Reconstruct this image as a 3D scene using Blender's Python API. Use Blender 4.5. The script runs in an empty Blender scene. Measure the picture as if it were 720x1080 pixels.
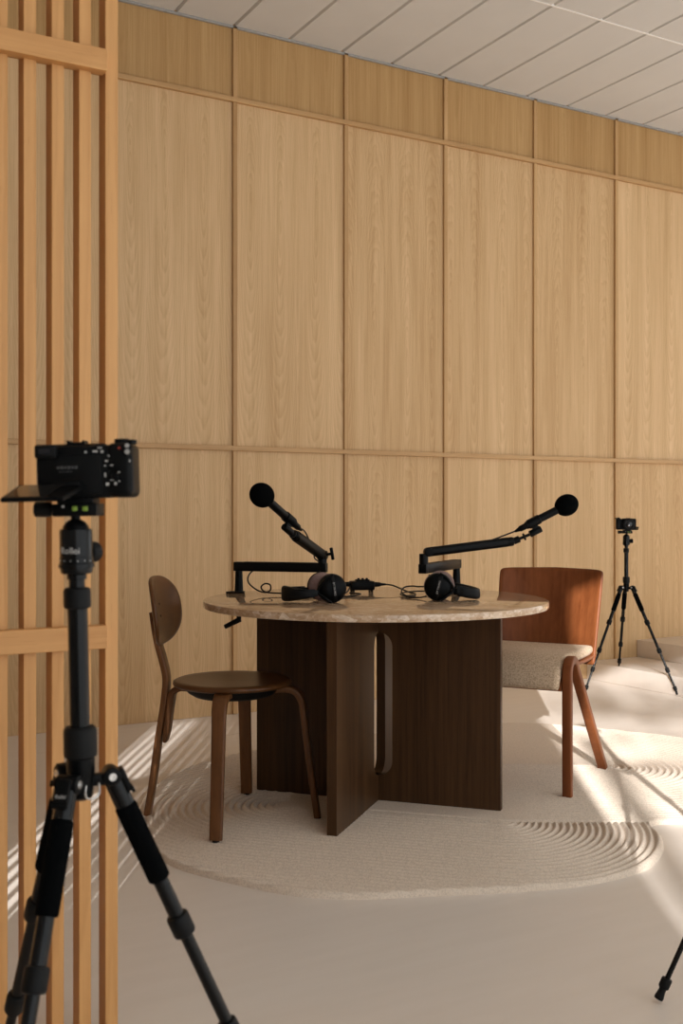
import bpy, bmesh, math, random
import numpy as np
from mathutils import Vector, Matrix, Euler
random.seed(7)
PI = math.pi
scene = bpy.context.scene
col = scene.collection

# ------------------------------------------------------------------ frame
H = 1.026                       # eye height of the camera
TH = math.radians(29.6)         # yaw of the view against the panelled wall's normal
RX, RY = math.cos(TH), -math.sin(TH)
FX, FY = math.sin(TH), math.cos(TH)
WY = 5.06                       # panelled wall
CEIL = 3.49
def cw(x, z, h=0.0):            # x to the right of the view axis, z along it, h above the floor
    return Vector((x*RX + z*FX, x*RY + z*FY, h))

# ------------------------------------------------------------------ materials
def nt(name):
    m = bpy.data.materials.new(name); m.use_nodes = True
    n = m.node_tree; n.nodes.clear()
    out = n.nodes.new('ShaderNodeOutputMaterial'); b = n.nodes.new('ShaderNodeBsdfPrincipled')
    n.links.new(b.outputs[0], out.inputs[0])
    return m, n, b
def N(n, t, **kw):
    x = n.nodes.new(t)
    for k, v in kw.items():
        if k.startswith('i_'):
            key = k[2:]
            x.inputs[int(key) if key.isdigit() else key].default_value = v
        else: setattr(x, k, v)
    return x
def ramp(n, src, stops):
    r = n.nodes.new('ShaderNodeValToRGB'); n.links.new(src, r.inputs[0])
    e = r.color_ramp.elements
    while len(e) < len(stops): e.new(0.5)
    for k, (p, c) in enumerate(stops):
        e[k].position = p; e[k].color = (c[0], c[1], c[2], 1)
    return r.outputs[0]
def mth(n, op, a, b=None, c=None):
    x = n.nodes.new('ShaderNodeMath'); x.operation = op
    for k, v in enumerate((a, b, c)):
        if v is None: continue
        if isinstance(v, (int, float)): x.inputs[k].default_value = v
        else: n.links.new(v, x.inputs[k])
    return x.outputs[0]
def mixc(n, f, a, b, blend='MIX'):
    x = n.nodes.new('ShaderNodeMix'); x.data_type = 'RGBA'; x.blend_type = blend
    for s, v in ((0, f), (6, a), (7, b)):
        if isinstance(v, (int, float)): x.inputs[s].default_value = v
        elif isinstance(v, tuple): x.inputs[s].default_value = (v[0], v[1], v[2], 1)
        else: n.links.new(v, x.inputs[s])
    return x.outputs[2]

def plain(name, c, rough=.5, metal=0, var=.08, scale=60, bump=0.0, spec=.5, coat=0):
    m, n, b = nt(name)
    tc = N(n, 'ShaderNodeTexCoord'); no = N(n, 'ShaderNodeTexNoise'); no.inputs['Scale'].default_value = scale
    no.inputs['Detail'].default_value = 4
    n.links.new(tc.outputs['Object'], no.inputs['Vector'])
    lo = tuple(v*(1-var) for v in c); hi = tuple(min(1, v*(1+var)) for v in c)
    n.links.new(ramp(n, no.outputs[0], [(.3, lo), (.7, hi)]), b.inputs['Base Color'])
    b.inputs['Roughness'].default_value = rough; b.inputs['Metallic'].default_value = metal
    b.inputs['Specular IOR Level'].default_value = spec
    b.inputs['Coat Weight'].default_value = coat
    if bump:
        bp = N(n, 'ShaderNodeBump', i_Strength=bump, i_Distance=.002)
        n.links.new(no.outputs[0], bp.inputs['Height']); n.links.new(bp.outputs[0], b.inputs['Normal'])
    return m

def wood(name, dark, light, axis='Z', freq=42, period=.14, tilt=.05, contrast=.55, rough=.5, fine=.35, pore=.25, spec=.35, vary=.12):
    """veneer: slices through growth rings (arches along the grain) plus fibres and pores"""
    m, n, b = nt(name)
    tc = N(n, 'ShaderNodeTexCoord'); sep = N(n, 'ShaderNodeSeparateXYZ')
    n.links.new(tc.outputs['Object'], sep.inputs[0])
    ox = {'Z': (0, 1, 2), 'X': (1, 2, 0), 'Y': (0, 2, 1)}[axis]
    u0, w0, v0 = sep.outputs[ox[0]], sep.outputs[ox[1]], sep.outputs[ox[2]]
    oi = N(n, 'ShaderNodeObjectInfo'); rnd = oi.outputs['Random']
    seed = mth(n, 'MULTIPLY', rnd, 53.0)
    seed2 = mth(n, 'FRACT', mth(n, 'MULTIPLY', rnd, 17.77))
    def nz(su, sv, sc, detail=3, rough_=.55):
        cb = N(n, 'ShaderNodeCombineXYZ')
        n.links.new(mth(n, 'ADD', mth(n, 'MULTIPLY', u0, su), seed), cb.inputs[0])
        n.links.new(mth(n, 'MULTIPLY', w0, su), cb.inputs[1])
        n.links.new(mth(n, 'MULTIPLY', v0, sv), cb.inputs[2])
        x = N(n, 'ShaderNodeTexNoise'); x.inputs['Scale'].default_value = sc; x.inputs['Detail'].default_value = detail
        x.inputs['Roughness'].default_value = rough_
        n.links.new(cb.outputs[0], x.inputs['Vector']); return x.outputs[0]
    warp = mth(n, 'SUBTRACT', nz(1, .22, 5, 4), .5)
    warp2 = mth(n, 'SUBTRACT', nz(1, .45, 26, 3), .5)
    uu = mth(n, 'PINGPONG', mth(n, 'ADD', mth(n, 'ADD', u0, mth(n, 'MULTIPLY', seed2, .13)), 10.0), period)
    uu = mth(n, 'SUBTRACT', uu, period*.45)
    uu = mth(n, 'ADD', uu, mth(n, 'MULTIPLY', warp, .055))
    vv = mth(n, 'ADD', mth(n, 'MULTIPLY', v0, tilt), mth(n, 'MULTIPLY', mth(n, 'SUBTRACT', seed2, .5), .1))
    vv = mth(n, 'ADD', vv, mth(n, 'MULTIPLY', warp2, .016))
    r = mth(n, 'SQRT', mth(n, 'ADD', mth(n, 'POWER', mth(n, 'ABSOLUTE', uu), 2.0), mth(n, 'MULTIPLY', vv, vv)))
    r = mth(n, 'ADD', r, mth(n, 'MULTIPLY', warp2, .006))
    ring = mth(n, 'FRACT', mth(n, 'MULTIPLY', r, freq*1.6))
    ring = mth(n, 'MULTIPLY', mth(n, 'POWER', ring, 1.6), mth(n, 'MINIMUM', mth(n, 'MULTIPLY', mth(n, 'SUBTRACT', 1.0, ring), 5.0), 1.0))
    fib = nz(1, .025, 95, 4, .6)
    streak = nz(1, .035, 17, 4, .6)
    broad = nz(1, .03, 5.5, 3, .5)
    porn = nz(1, .035, 330, 2)
    por = mth(n, 'GREATER_THAN', porn, .66)
    f = mth(n, 'ADD', mth(n, 'MULTIPLY', ring, contrast), mth(n, 'MULTIPLY', fib, fine))
    f = mth(n, 'ADD', f, mth(n, 'MULTIPLY', streak, .6)); f = mth(n, 'ADD', f, mth(n, 'MULTIPLY', broad, .45))
    f = mth(n, 'ADD', f, mth(n, 'MULTIPLY', por, pore))
    f = mth(n, 'ADD', f, mth(n, 'MULTIPLY', mth(n, 'SUBTRACT', seed2, .5), vary*3))
    mx = contrast*.8+fine*.65+1.0*.65
    mn = fine*.36+1.0*.35
    c = ramp(n, mth(n, 'DIVIDE', mth(n, 'SUBTRACT', f, mn), mx-mn), [(0, light), (1, dark)])
    n.links.new(c, b.inputs['Base Color'])
    b.inputs['Roughness'].default_value = rough; b.inputs['Specular IOR Level'].default_value = spec
    bp = N(n, 'ShaderNodeBump', i_Strength=.12, i_Distance=.001)
    n.links.new(fib, bp.inputs['Height']); n.links.new(bp.outputs[0], b.inputs['Normal'])
    return m

M = {}
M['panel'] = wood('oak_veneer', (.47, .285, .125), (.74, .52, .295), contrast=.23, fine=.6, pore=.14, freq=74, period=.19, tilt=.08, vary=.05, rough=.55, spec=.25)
M['panel_top'] = wood('oak_veneer_top_row', (.36, .20, .070), (.56, .36, .165), contrast=.12, fine=.55, pore=.12, freq=60, period=.23, tilt=.03, vary=.03, rough=.55, spec=.25)  # darker veneer, with shade from the batten mixed into its colour
M['batten'] = wood('oak_batten', (.40, .225, .09), (.60, .38, .18), contrast=.12, fine=.3, freq=15, vary=.08)
M['batten_x'] = wood('oak_batten_long', (.40, .225, .09), (.60, .38, .18), axis='X', contrast=.12, fine=.3, freq=15, vary=.02)
M['slat'] = wood('oak_slat', (.49, .235, .075), (.69, .38, .145), contrast=.25, fine=.45, pore=.14, freq=34, vary=.13, rough=.5)
M['slat_x'] = wood('oak_slat_rail', (.49, .235, .075), (.67, .365, .14), axis='X', contrast=.25, fine=.45, pore=.14, freq=34, vary=.05, rough=.5)
M['dark_oak'] = wood('dark_stained_oak', (.026, .011, .004), (.085, .040, .015), contrast=.12, fine=.8, pore=.12, freq=20, rough=.42, vary=.03, spec=.22)
M['walnut'] = wood('walnut_stain', (.075, .028, .009), (.175, .073, .024), contrast=.2, fine=.45, pore=.1, freq=30, rough=.38, vary=.0, spec=.25)
M['walnut_x'] = wood('walnut_stain_seat', (.050, .019, .006), (.125, .050, .015), axis='X', contrast=.3, fine=.45, pore=.1, freq=30, rough=.33, vary=.0, spec=.25)
M['walnut_y'] = wood('walnut_stain_back', (.050, .019, .006), (.125, .050, .015), axis='Y', contrast=.4, fine=.45, pore=.1, freq=30, rough=.38, vary=.0, spec=.25)
M['teak'] = wood('red_oak_stain', (.13, .036, .010), (.26, .082, .026), contrast=.15, fine=.4, pore=.08, freq=22, rough=.42, vary=.0, spec=.22)
M['black'] = plain('black_metal', (.002, .0024, .0027), .38, .0, spec=.12)
M['black_gloss'] = plain('black_anodised_tube', (.002, .0024, .0027), .24, .0, spec=.2)
M['rubber'] = plain('black_rubber', (.002, .0024, .0027), .6, spec=.2)
M['foam'] = plain('black_foam', (.002, .0024, .0027), .95, 0, .3, 900, .6, .03)
M['plastic'] = plain('black_plastic', (.002, .0024, .0027), .42, spec=.10)
M['lens'] = plain('lens_glass', (.01, .012, .016), .06, 0, .02)
M['chrome'] = plain('steel', (.55, .54, .52), .28, 1)
M['grey_print'] = plain('white_print', (.45, .44, .42), .5)
M['logo_print'] = plain('logo_print', (.42, .41, .39), .5)
M['dim_print'] = plain('dim_print', (.06, .06, .06), .5)
M['red'] = plain('red_button', (.45, .05, .03), .4)
M['level'] = plain('green_spirit_level', (.22, .34, .05), .15)
M['screen'] = plain('dark_screen', (.02, .018, .016), .08, 0, .02, spec=.9)
M['velour'] = plain('mauve_velour', (.22, .145, .13), .95, 0, .15, 300, .3, .2)
M['silver'] = plain('grey_pad_ring', (.26, .2, .18), .7)
M['wallpaint'] = plain('off_white_paint', (.72, .68, .63), .7, 0, .02, 3)
M['ceil'] = plain('ceiling_tile', (.66, .655, .64), .8, 0, .02, 4)
M['ceil_bar'] = plain('ceiling_bar', (.86, .84, .81), .6, 0, .01, 4)
M['grey_edge'] = plain('grey_edge_trim', (.35, .34, .32), .5)
M['frame'] = plain('window_frame_dark', (.05, .05, .05), .5)
M['cable'] = plain('black_cable', (.006, .0055, .005), .5, spec=.25)

def stone():
    m, n, b = nt('beige_travertine')
    tc = N(n, 'ShaderNodeTexCoord')
    n1 = N(n, 'ShaderNodeTexNoise', i_Scale=6.0, i_Detail=8.0); n.links.new(tc.outputs['Object'], n1.inputs['Vector'])
    mp = N(n, 'ShaderNodeMapping'); mp.inputs['Scale'].default_value = (1, 1, 1.6)
    n.links.new(tc.outputs['Object'], mp.inputs[0])
    vo = N(n, 'ShaderNodeTexVoronoi', i_Scale=38.0, i_Randomness=1.0); n.links.new(mp.outputs[0], vo.inputs['Vector'])
    vo2 = N(n, 'ShaderNodeTexVoronoi', i_Scale=95.0, i_Randomness=1.0); n.links.new(mp.outputs[0], vo2.inputs['Vector'])
    base = ramp(n, n1.outputs[0], [(.3, (.30, .19, .10)), (.48, (.42, .28, .165)), (.62, (.52, .37, .24)), (.75, (.40, .26, .15))])
    sp = N(n, 'ShaderNodeSeparateColor'); n.links.new(vo.outputs['Color'], sp.inputs[0])
    chips = ramp(n, sp.outputs[0], [(0, (.36, .22, .12)), (.35, (.50, .34, .21)), (.7, (.66, .50, .36)), (1, (.84, .74, .62))])
    sp2 = N(n, 'ShaderNodeSeparateColor'); n.links.new(vo2.outputs['Color'], sp2.inputs[0])
    chips2 = ramp(n, sp2.outputs[1], [(0, (.40, .26, .15)), (.6, (.56, .40, .27)), (1, (.78, .66, .52))])
    geo = N(n, 'ShaderNodeNewGeometry'); s3 = N(n, 'ShaderNodeSeparateXYZ'); n.links.new(geo.outputs['True Normal'], s3.inputs[0])
    rim = mth(n, 'SUBTRACT', .85, mth(n, 'MULTIPLY', mth(n, 'ABSOLUTE', s3.outputs[2]), .55))   # rough-sawn chips read stronger on the unpolished rim
    c = mixc(n, .45, chips, chips2)
    n.links.new(mixc(n, rim, base, c), b.inputs['Base Color'])
    b.inputs['Roughness'].default_value = .07; b.inputs['Specular IOR Level'].default_value = .5
    return m
M['stone'] = stone()

def fabric(name, dark, light, scale, bump):
    m, n, b = nt(name)
    tc = N(n, 'ShaderNodeTexCoord')
    a = N(n, 'ShaderNodeTexNoise', i_Scale=scale, i_Detail=3.0); n.links.new(tc.outputs['Object'], a.inputs['Vector'])
    v = N(n, 'ShaderNodeTexVoronoi', i_Scale=scale*1.4); n.links.new(tc.outputs['Object'], v.inputs['Vector'])
    f = mth(n, 'ADD', mth(n, 'MULTIPLY', a.outputs[0], .7), mth(n, 'MULTIPLY', v.outputs[0], .5))
    n.links.new(ramp(n, f, [(.35, dark), (.7, light)]), b.inputs['Base Color'])
    b.inputs['Roughness'].default_value = .95; b.inputs['Specular IOR Level'].default_value = .15
    b.inputs['Sheen Weight'].default_value = .05
    bp = N(n, 'ShaderNodeBump', i_Strength=bump, i_Distance=.003)
    n.links.new(f, bp.inputs['Height']); n.links.new(bp.outputs[0], b.inputs['Normal'])
    return m
M['boucle'] = fabric('oatmeal_boucle', (.37, .26, .17), (.64, .49, .345), 150, .6)
M['rug'] = fabric('wool_rug', (.57, .475, .385), (.73, .62, .51), 160, .18)

def floor_mat():
    m, n, b = nt('painted_floor')
    tc = N(n, 'ShaderNodeTexCoord')
    mp = N(n, 'ShaderNodeMapping'); mp.inputs['Scale'].default_value = (.5, 3.2, 1); mp.inputs['Rotation'].default_value = (0, 0, .3)
    n.links.new(tc.outputs['Object'], mp.inputs[0])
    a = N(n, 'ShaderNodeTexNoise', i_Scale=7.0, i_Detail=7.0); n.links.new(mp.outputs[0], a.inputs['Vector'])
    big = N(n, 'ShaderNodeTexNoise', i_Scale=.9, i_Detail=2.0); n.links.new(tc.outputs['Object'], big.inputs['Vector'])
    f = mth(n, 'ADD', mth(n, 'MULTIPLY', a.outputs[0], .5), mth(n, 'MULTIPLY', big.outputs[0], .5))
    c = ramp(n, f, [(.35, (.735, .66, .585)), (.65, (.775, .70, .63))])
    # hairline cracks, sparse
    w = N(n, 'ShaderNodeTexNoise', i_Scale=2.2, i_Detail=3.0); n.links.new(tc.outputs['Object'], w.inputs['Vector'])
    mx = N(n, 'ShaderNodeVectorMath', operation='MULTIPLY_ADD'); n.links.new(w.outputs['Color'], mx.inputs[0])
    mx.inputs[1].default_value = (.35, .35, 0); n.links.new(tc.outputs['Object'], mx.inputs[2])
    vo = N(n, 'ShaderNodeTexVoronoi', feature='DISTANCE_TO_EDGE', i_Scale=.75); n.links.new(mx.outputs[0], vo.inputs['Vector'])
    cr = mth(n, 'LESS_THAN', vo.outputs['Distance'], .0011)
    gate = mth(n, 'GREATER_THAN', big.outputs[0], .55)
    c = mixc(n, mth(n, 'MULTIPLY', mth(n, 'MULTIPLY', cr, gate), .45), c, (.38, .31, .25))
    n.links.new(c, b.inputs['Base Color'])
    b.inputs['Roughness'].default_value = .36; b.inputs['Specular IOR Level'].default_value = .35
    bp = N(n, 'ShaderNodeBump', i_Strength=.12, i_Distance=.004)
    n.links.new(a.outputs[0], bp.inputs['Height']); n.links.new(bp.outputs[0], b.inputs['Normal'])
    return m
M['floor'] = floor_mat()

# ------------------------------------------------------------------ mesh helpers
def finish(bm, angle=38):
    bmesh.ops.recalc_face_normals(bm, faces=bm.faces)
    for f in bm.faces: f.smooth = True
    for e in bm.edges:
        if len(e.link_faces) == 2:
            e.smooth = e.calc_face_angle(0) < math.radians(angle)
def link(name, me, mat, parent=None, loc=None):
    o = bpy.data.objects.new(name, me); col.objects.link(o)
    if mat is not None: me.materials.append(mat)
    if parent is not None: o.parent = parent
    if loc is not None: o.location = loc
    return o
def obj(name, bm, mat, parent=None, loc=None, angle=38):
    finish(bm, angle)
    me = bpy.data.meshes.new(name); bm.to_mesh(me); bm.free()
    return link(name, me, mat, parent, loc)
def thing(name, label, cat, loc=(0, 0, 0), rotz=0, group=None):
    o = bpy.data.objects.new(name, None); col.objects.link(o)
    o.empty_display_size = .1
    o.location = loc; o.rotation_euler = (0, 0, rotz)
    return tag(o, label, cat, group)
def tag(o, label, cat, group=None):
    o['label'] = label; o['category'] = cat
    if group: o['group'] = group
    return o
def structure(o): o['kind'] = 'structure'; return o
def B(): return bmesh.new()
def box(bm, size, c=(0, 0, 0), bev=0.0, rot=None, seg=2):
    r = bmesh.ops.create_cube(bm, size=1)
    vs = r['verts']
    Mx = Matrix.Translation(Vector(c)) @ (rot.to_4x4() if rot is not None else Matrix()) @ Matrix.Diagonal((*size, 1))
    bmesh.ops.transform(bm, matrix=Mx, verts=vs)
    if bev:
        es = {e for v in vs for e in v.link_edges}
        bmesh.ops.bevel(bm, geom=list(es), offset=bev, segments=seg, profile=.5, affect='EDGES')
    return bm
def basis(d, up=Vector((0, 0, 1))):
    d = d.normalized()
    if abs(d.dot(up)) > .99: up = Vector((0, 1, 0))
    a = d.cross(up).normalized(); b = a.cross(d).normalized()
    return a, b
def ringfaces(bm, rings, closed=True, cap=True):
    n = len(rings[0])
    for i in range(len(rings)-1):
        for k in range(n if closed else n-1):
            k2 = (k+1) % n
            bm.faces.new((rings[i][k], rings[i][k2], rings[i+1][k2], rings[i+1][k]))
    if cap:
        bm.faces.new(list(reversed(rings[0]))); bm.faces.new(rings[-1])
def spin(bm, p, d, prof, n=28, cap=True):
    """lathe: prof = [(r, t)] with t along the direction d from p"""
    p = Vector(p); d = Vector(d).normalized(); a, b = basis(d)
    rings = []
    for r, t in prof:
        r = max(r, 1e-5)
        rings.append([bm.verts.new(p + d*t + (a*math.cos(2*PI*k/n) + b*math.sin(2*PI*k/n))*r) for k in range(n)])
    ringfaces(bm, rings, True, cap)
    return bm
def rod(bm, p, q, r, r2=None, bev=.0, n=24):
    p = Vector(p); q = Vector(q); L = (q-p).length; r2 = r if r2 is None else r2
    if bev: prof = [(r-bev, 0), (r-bev*.3, bev*.3), (r, bev), (r2, L-bev), (r2-bev*.3, L-bev*.3), (r2-bev, L)]
    else: prof = [(r, 0), (r2, L)]
    return spin(bm, p, q-p, prof, n)
def crom(pts, k=8, closed=False):
    P = [Vector(p) for p in pts]; out = []; n = len(P)
    rng = range(n) if closed else range(n-1)
    for i in rng:
        if closed: a, b, c, d = P[(i-1) % n], P[i], P[(i+1) % n], P[(i+2) % n]
        else: a, b, c, d = P[max(i-1, 0)], P[i], P[i+1], P[min(i+2, n-1)]
        for j in range(k):
            t = j/k
            out.append(.5*((2*b) + (c-a)*t + (2*a-5*b+4*c-d)*t*t + (3*b-3*c+d-a)*t**3))
    if not closed: out.append(P[-1])
    return out
def tube(bm, pts, r, n=8):
    rings = []; up = None
    for i, p in enumerate(pts):
        d = (pts[min(i+1, len(pts)-1)] - pts[max(i-1, 0)]).normalized()
        if up is None: a, b = basis(d)
        else:
            b = (up - d*up.dot(d)).normalized(); a = d.cross(b)
        up = b
        rr = r(i/(len(pts)-1)) if callable(r) else r
        rings.append([bm.verts.new(p + (a*math.cos(2*PI*k/n) + b*math.sin(2*PI*k/n))*rr) for k in range(n)])
    ringfaces(bm, rings)
    return bm
def strip(bm, pts, wdir, width, thick, rad=.3, cs=4, endround=0):
    """sweep a rounded rectangle (width along wdir, thick across) along pts. rad: corner radius as a share of thickness"""
    W = Vector(wdir).normalized(); rings = []; n = len(pts)
    for i, p in enumerate(pts):
        d = (pts[min(i+1, n-1)] - pts[max(i-1, 0)]).normalized()
        T = W.cross(d).normalized()
        t = i/(n-1)
        w = (width(t) if callable(width) else width)/2; h = (thick(t) if callable(thick) else thick)/2
        if endround:
            s = min(i, n-1-i)
            if s < endround:
                f = (s+.25)/endround; f = math.sqrt(max(0, 1-(1-f)**2)); h *= max(f, .15); w -= (1-f)*h*.8
        cr = min(rad*2*h, w*.98, h*.98)
        ring = []
        for (sx, sy, a0) in ((1, 1, 0), (-1, 1, 90), (-1, -1, 180), (1, -1, 270)):
            for k in range(cs+1):
                a = math.radians(a0 + 90*k/cs)
                ring.append(bm.verts.new(p + W*(sx*(w-cr) + cr*math.cos(a)) + T*(sy*(h-cr) + cr*math.sin(a))))
        rings.append(ring)
    ringfaces(bm, rings)
    return bm
def shell(bm, fn, thick, na=56, nr=14, ex=2.6, rim=3):
    """closed plate: fn(u, v) -> Vector on the middle surface, u, v in a superelliptic disc"""
    def P(r, a):
        c, s = math.cos(a), math.sin(a)
        return fn(r*math.copysign(abs(c)**(2/ex), c), r*math.copysign(abs(s)**(2/ex), s))
    def nor(r, a):
        c, s = math.cos(a), math.sin(a); e = 1e-3
        u, v = r*math.copysign(abs(c)**(2/ex), c), r*math.copysign(abs(s)**(2/ex), s)
        return (fn(u+e, v)-fn(u-e, v)).cross(fn(u, v+e)-fn(u, v-e)).normalized()
    rs = [(k+1)/nr for k in range(nr)]
    top, bot = [], []
    h = thick/2; edge = h
    for r in rs:
        rr = r*(1-.0)
        top.append([]); bot.append([])
        for k in range(na):
            a = 2*PI*k/na; p, q = P(rr, a), nor(rr*.98, a)
            top[-1].append(bm.verts.new(p+q*h)); bot[-1].append(bm.verts.new(p-q*h))
    c0 = fn(0, 0); q0 = nor(.01, .3)
    ct, cb = bm.verts.new(c0+q0*h), bm.verts.new(c0-q0*h)
    for k in range(na):
        k2 = (k+1) % na
        bm.faces.new((ct, top[0][k], top[0][k2])); bm.faces.new((cb, bot[0][k2], bot[0][k]))
        for i in range(nr-1):
            bm.faces.new((top[i][k], top[i+1][k], top[i+1][k2], top[i][k2]))
            bm.faces.new((bot[i][k2], bot[i+1][k2], bot[i+1][k], bot[i][k]))
    prev = top[-1]
    for j in range(1, rim):
        t = PI*j/rim; ring = []
        for k in range(na):
            a = 2*PI*k/na; p, q = P(1, a), nor(.98, a); out = (P(1, a)-P(.96, a)).normalized()
            ring.append(bm.verts.new(p + q*h*math.cos(t) + out*h*.7*math.sin(t)))
        for k in range(na):
            k2 = (k+1) % na; bm.faces.new((prev[k], ring[k], ring[k2], prev[k2]))
        prev = ring
    for k in range(na):
        k2 = (k+1) % na; bm.faces.new((prev[k], bot[-1][k], bot[-1][k2], prev[k2]))
    return bm
def text_mesh(s, size, depth=.0003, bold=.0):
    cu = bpy.data.curves.new('lettering', 'FONT'); cu.body = s; cu.size = size; cu.extrude = depth
    cu.align_x = 'CENTER'; cu.align_y = 'CENTER'; cu.offset = bold; cu.resolution_u = 3
    o = bpy.data.objects.new('lettering_source', cu); col.objects.link(o)
    bpy.context.view_layer.update()
    dg = bpy.context.evaluated_depsgraph_get()
    me = bpy.data.meshes.new_from_object(o.evaluated_get(dg))
    bpy.data.objects.remove(o); return me
def lettering(name, s, size, mat, parent, place, bold=0.0):
    """place maps each text vertex (x right, y up, z out) to the parent's space"""
    me = text_mesh(s, size, bold=bold)
    for v in me.vertices: v.co = place(v.co.copy())
    me.materials.clear()
    return link(name, me, mat, parent)
def V(*a): return Vector(a)

# ------------------------------------------------------------------ room shell
XL, XR, YF = -3.4, 8.2, -2.0
b = B(); box(b, (XR-XL, WY-YF, .1), ((XL+XR)/2, (WY+YF)/2, -.05))
structure(obj('floor', b, M['floor']))

# panelled wall: backing + veneer panels + battens
b = B(); box(b, (XR-XL, .12, CEIL+.1), ((XL+XR)/2, WY+.072, CEIL/2)); wall = structure(obj('wall_back', b, M['panel']))
PX0, PW = 2.2477, .650
rows = [(0.0, 1.349), (1.349, 3.117), (3.117, CEIL)]
k0 = math.floor((XL-PX0)/PW); k1 = math.ceil((XR-PX0)/PW)
for k in range(k0, k1):
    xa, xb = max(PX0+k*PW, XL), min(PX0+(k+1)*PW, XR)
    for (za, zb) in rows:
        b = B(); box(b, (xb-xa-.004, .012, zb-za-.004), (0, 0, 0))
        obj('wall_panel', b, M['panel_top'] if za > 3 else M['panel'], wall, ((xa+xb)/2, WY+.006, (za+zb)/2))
for k in range(k0+1, k1):
    x = PX0+k*PW
    for (za, zb) in ((0, 1.337), (1.361, 3.105), (3.129, CEIL)):
        b = B(); box(b, (.024, .014, zb-za), (0, 0, 0), .0015, seg=1)
        obj('upright_batten', b, M['batten'], wall, (x, WY-.007, (za+zb)/2))
for z in (1.349, 3.117):
    b = B(); box(b, (XR-XL, .022, .024), (0, 0, 0), .0015, seg=1)
    obj('cross_batten', b, M['batten_x'], wall, ((XL+XR)/2, WY-.011, z))

# ceiling of long narrow tiles
b = B(); box(b, (XR-XL, WY-YF, .1), ((XL+XR)/2, (WY+YF)/2, CEIL+.065))
ylines = [WY-.012, 4.08, 2.88, 1.68, .48, -.72, -1.92, YF]
xs0, tw = 3.497, .3142
ka, kb = math.floor((XL-xs0)/tw), math.ceil((XR-xs0)/tw)
for i in range(len(ylines)-1):
    y1, y0 = ylines[i]-.004, ylines[i+1]+.004
    for k in range(ka, kb):
        x0, x1 = max(xs0+k*tw+.0015, XL), min(xs0+(k+1)*tw-.0015, XR)
        if x1-x0 < .02: continue
        c = .0085; zt, zb = CEIL+.014, CEIL
        lo = [b.verts.new((x0+c, y0+.001, zb)), b.verts.new((x1-c, y0+.001, zb)), b.verts.new((x1-c, y1-.001, zb)), b.verts.new((x0+c, y1-.001, zb))]
        up = [b.verts.new((x0, y0, zt)), b.verts.new((x1, y0, zt)), b.verts.new((x1, y1, zt)), b.verts.new((x0, y1, zt))]
        b.faces.new(lo)
        for j in range(4): b.faces.new((lo[j], lo[(j+1) % 4], up[(j+1) % 4], up[j]))
ceil = structure(obj('ceiling', b, M['ceil'], angle=20))
for y in ylines[1:-1]:
    b = B(); box(b, (XR-XL, .011, .02), ((XL+XR)/2, y, CEIL+.008), .001, seg=1)
    obj('ceiling_bar', b, M['ceil_bar'], ceil)
b = B(); box(b, (XR-XL, .012, .012), ((XL+XR)/2, WY-.008, CEIL-.004)); structure(obj('trim_1', b, M['grey_edge']))

# raised steps along the right
b = B(); box(b, (.42+XR-5.03, WY-YF-.001, .108), ((4.61+XR)/2, (WY+YF)/2, .054), .006, seg=2)
structure(obj('floor_step', b, M['floor']))
b = B(); box(b, (XR-5.03, WY-YF-.001, .108), ((5.03+XR)/2, (WY+YF)/2, .162), .006, seg=2)
structure(obj('floor_platform', b, M['floor']))

# walls behind and beside the camera, with windows
def wall_with_holes(name, axis, pos, lo, hi, holes, thick=.16):
    b = B(); us = sorted({lo, hi, *[h[0] for h in holes], *[h[1] for h in holes]})
    for i in range(len(us)-1):
        u0, u1 = us[i], us[i+1]; hs = [h for h in holes if h[0] <= u0 and h[1] >= u1]
        segs = [(0, CEIL+.1)] if not hs else [(0, hs[0][2]), (hs[0][3], CEIL+.1)]
        for (z0, z1) in segs:
            if z1-z0 < .001: continue
            if axis == 'y': box(b, (u1-u0, thick, z1-z0), ((u0+u1)/2, pos, (z0+z1)/2))
            else: box(b, (thick, u1-u0, z1-z0), (pos, (u0+u1)/2, (z0+z1)/2))
    return structure(obj(name, b, M['wallpaint']))
def window(n, axis, pos, h, mull):
    b = B(); u0, u1, z0, z1 = h; f = .05
    def add(uc, w, zc, hh):
        if axis == 'y': box(b, (w, .07, hh), (uc, pos, zc))
        else: box(b, (.07, w, hh), (pos, uc, zc))
    add((u0+u1)/2, u1-u0, z0+f/2, f); add((u0+u1)/2, u1-u0, z1-f/2, f)
    add(u0+f/2, f, (z0+z1)/2, z1-z0-2*f); add(u1-f/2, f, (z0+z1)/2, z1-z0-2*f)
    for u in mull: add(u, f, (z0+z1)/2, z1-z0-2*f)
    structure(obj('window_%d' % n, b, M['frame']))
    li = bpy.data.lights.new('sky_portal', 'AREA'); li.shape = 'RECTANGLE'; li.size = u1-u0; li.size_y = z1-z0
    li.cycles.is_portal = True
    lo_ = bpy.data.objects.new('sky_portal', li); col.objects.link(lo_)
    if axis == 'y': lo_.location = ((u0+u1)/2, pos, (z0+z1)/2); lo_.rotation_euler = (math.radians(90), 0, 0)
    else: lo_.location = (pos, (u0+u1)/2, (z0+z1)/2); lo_.rotation_euler = (math.radians(90), 0, math.radians(90))
hF = [(-2.95, -2.177, 1.95, 2.98), (-.60, .93, .06, 3.0), (.98, 7.4, .06, 3.38)]
wall_with_holes('wall_front', 'y', YF-.08, XL, XR, hF)
window(1, 'y', YF-.08, hF[0], []); window(2, 'y', YF-.08, hF[1], []); window(4, 'y', YF-.08, hF[2], [3.4, 5.4])
hR = [(-.6, 4.4, .9, 2.7)]
wall_with_holes('wall_right', 'x', XR+.08, YF, WY, hR); window(3, 'x', XR+.08, hR[0], [.5, 2.7])
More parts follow.
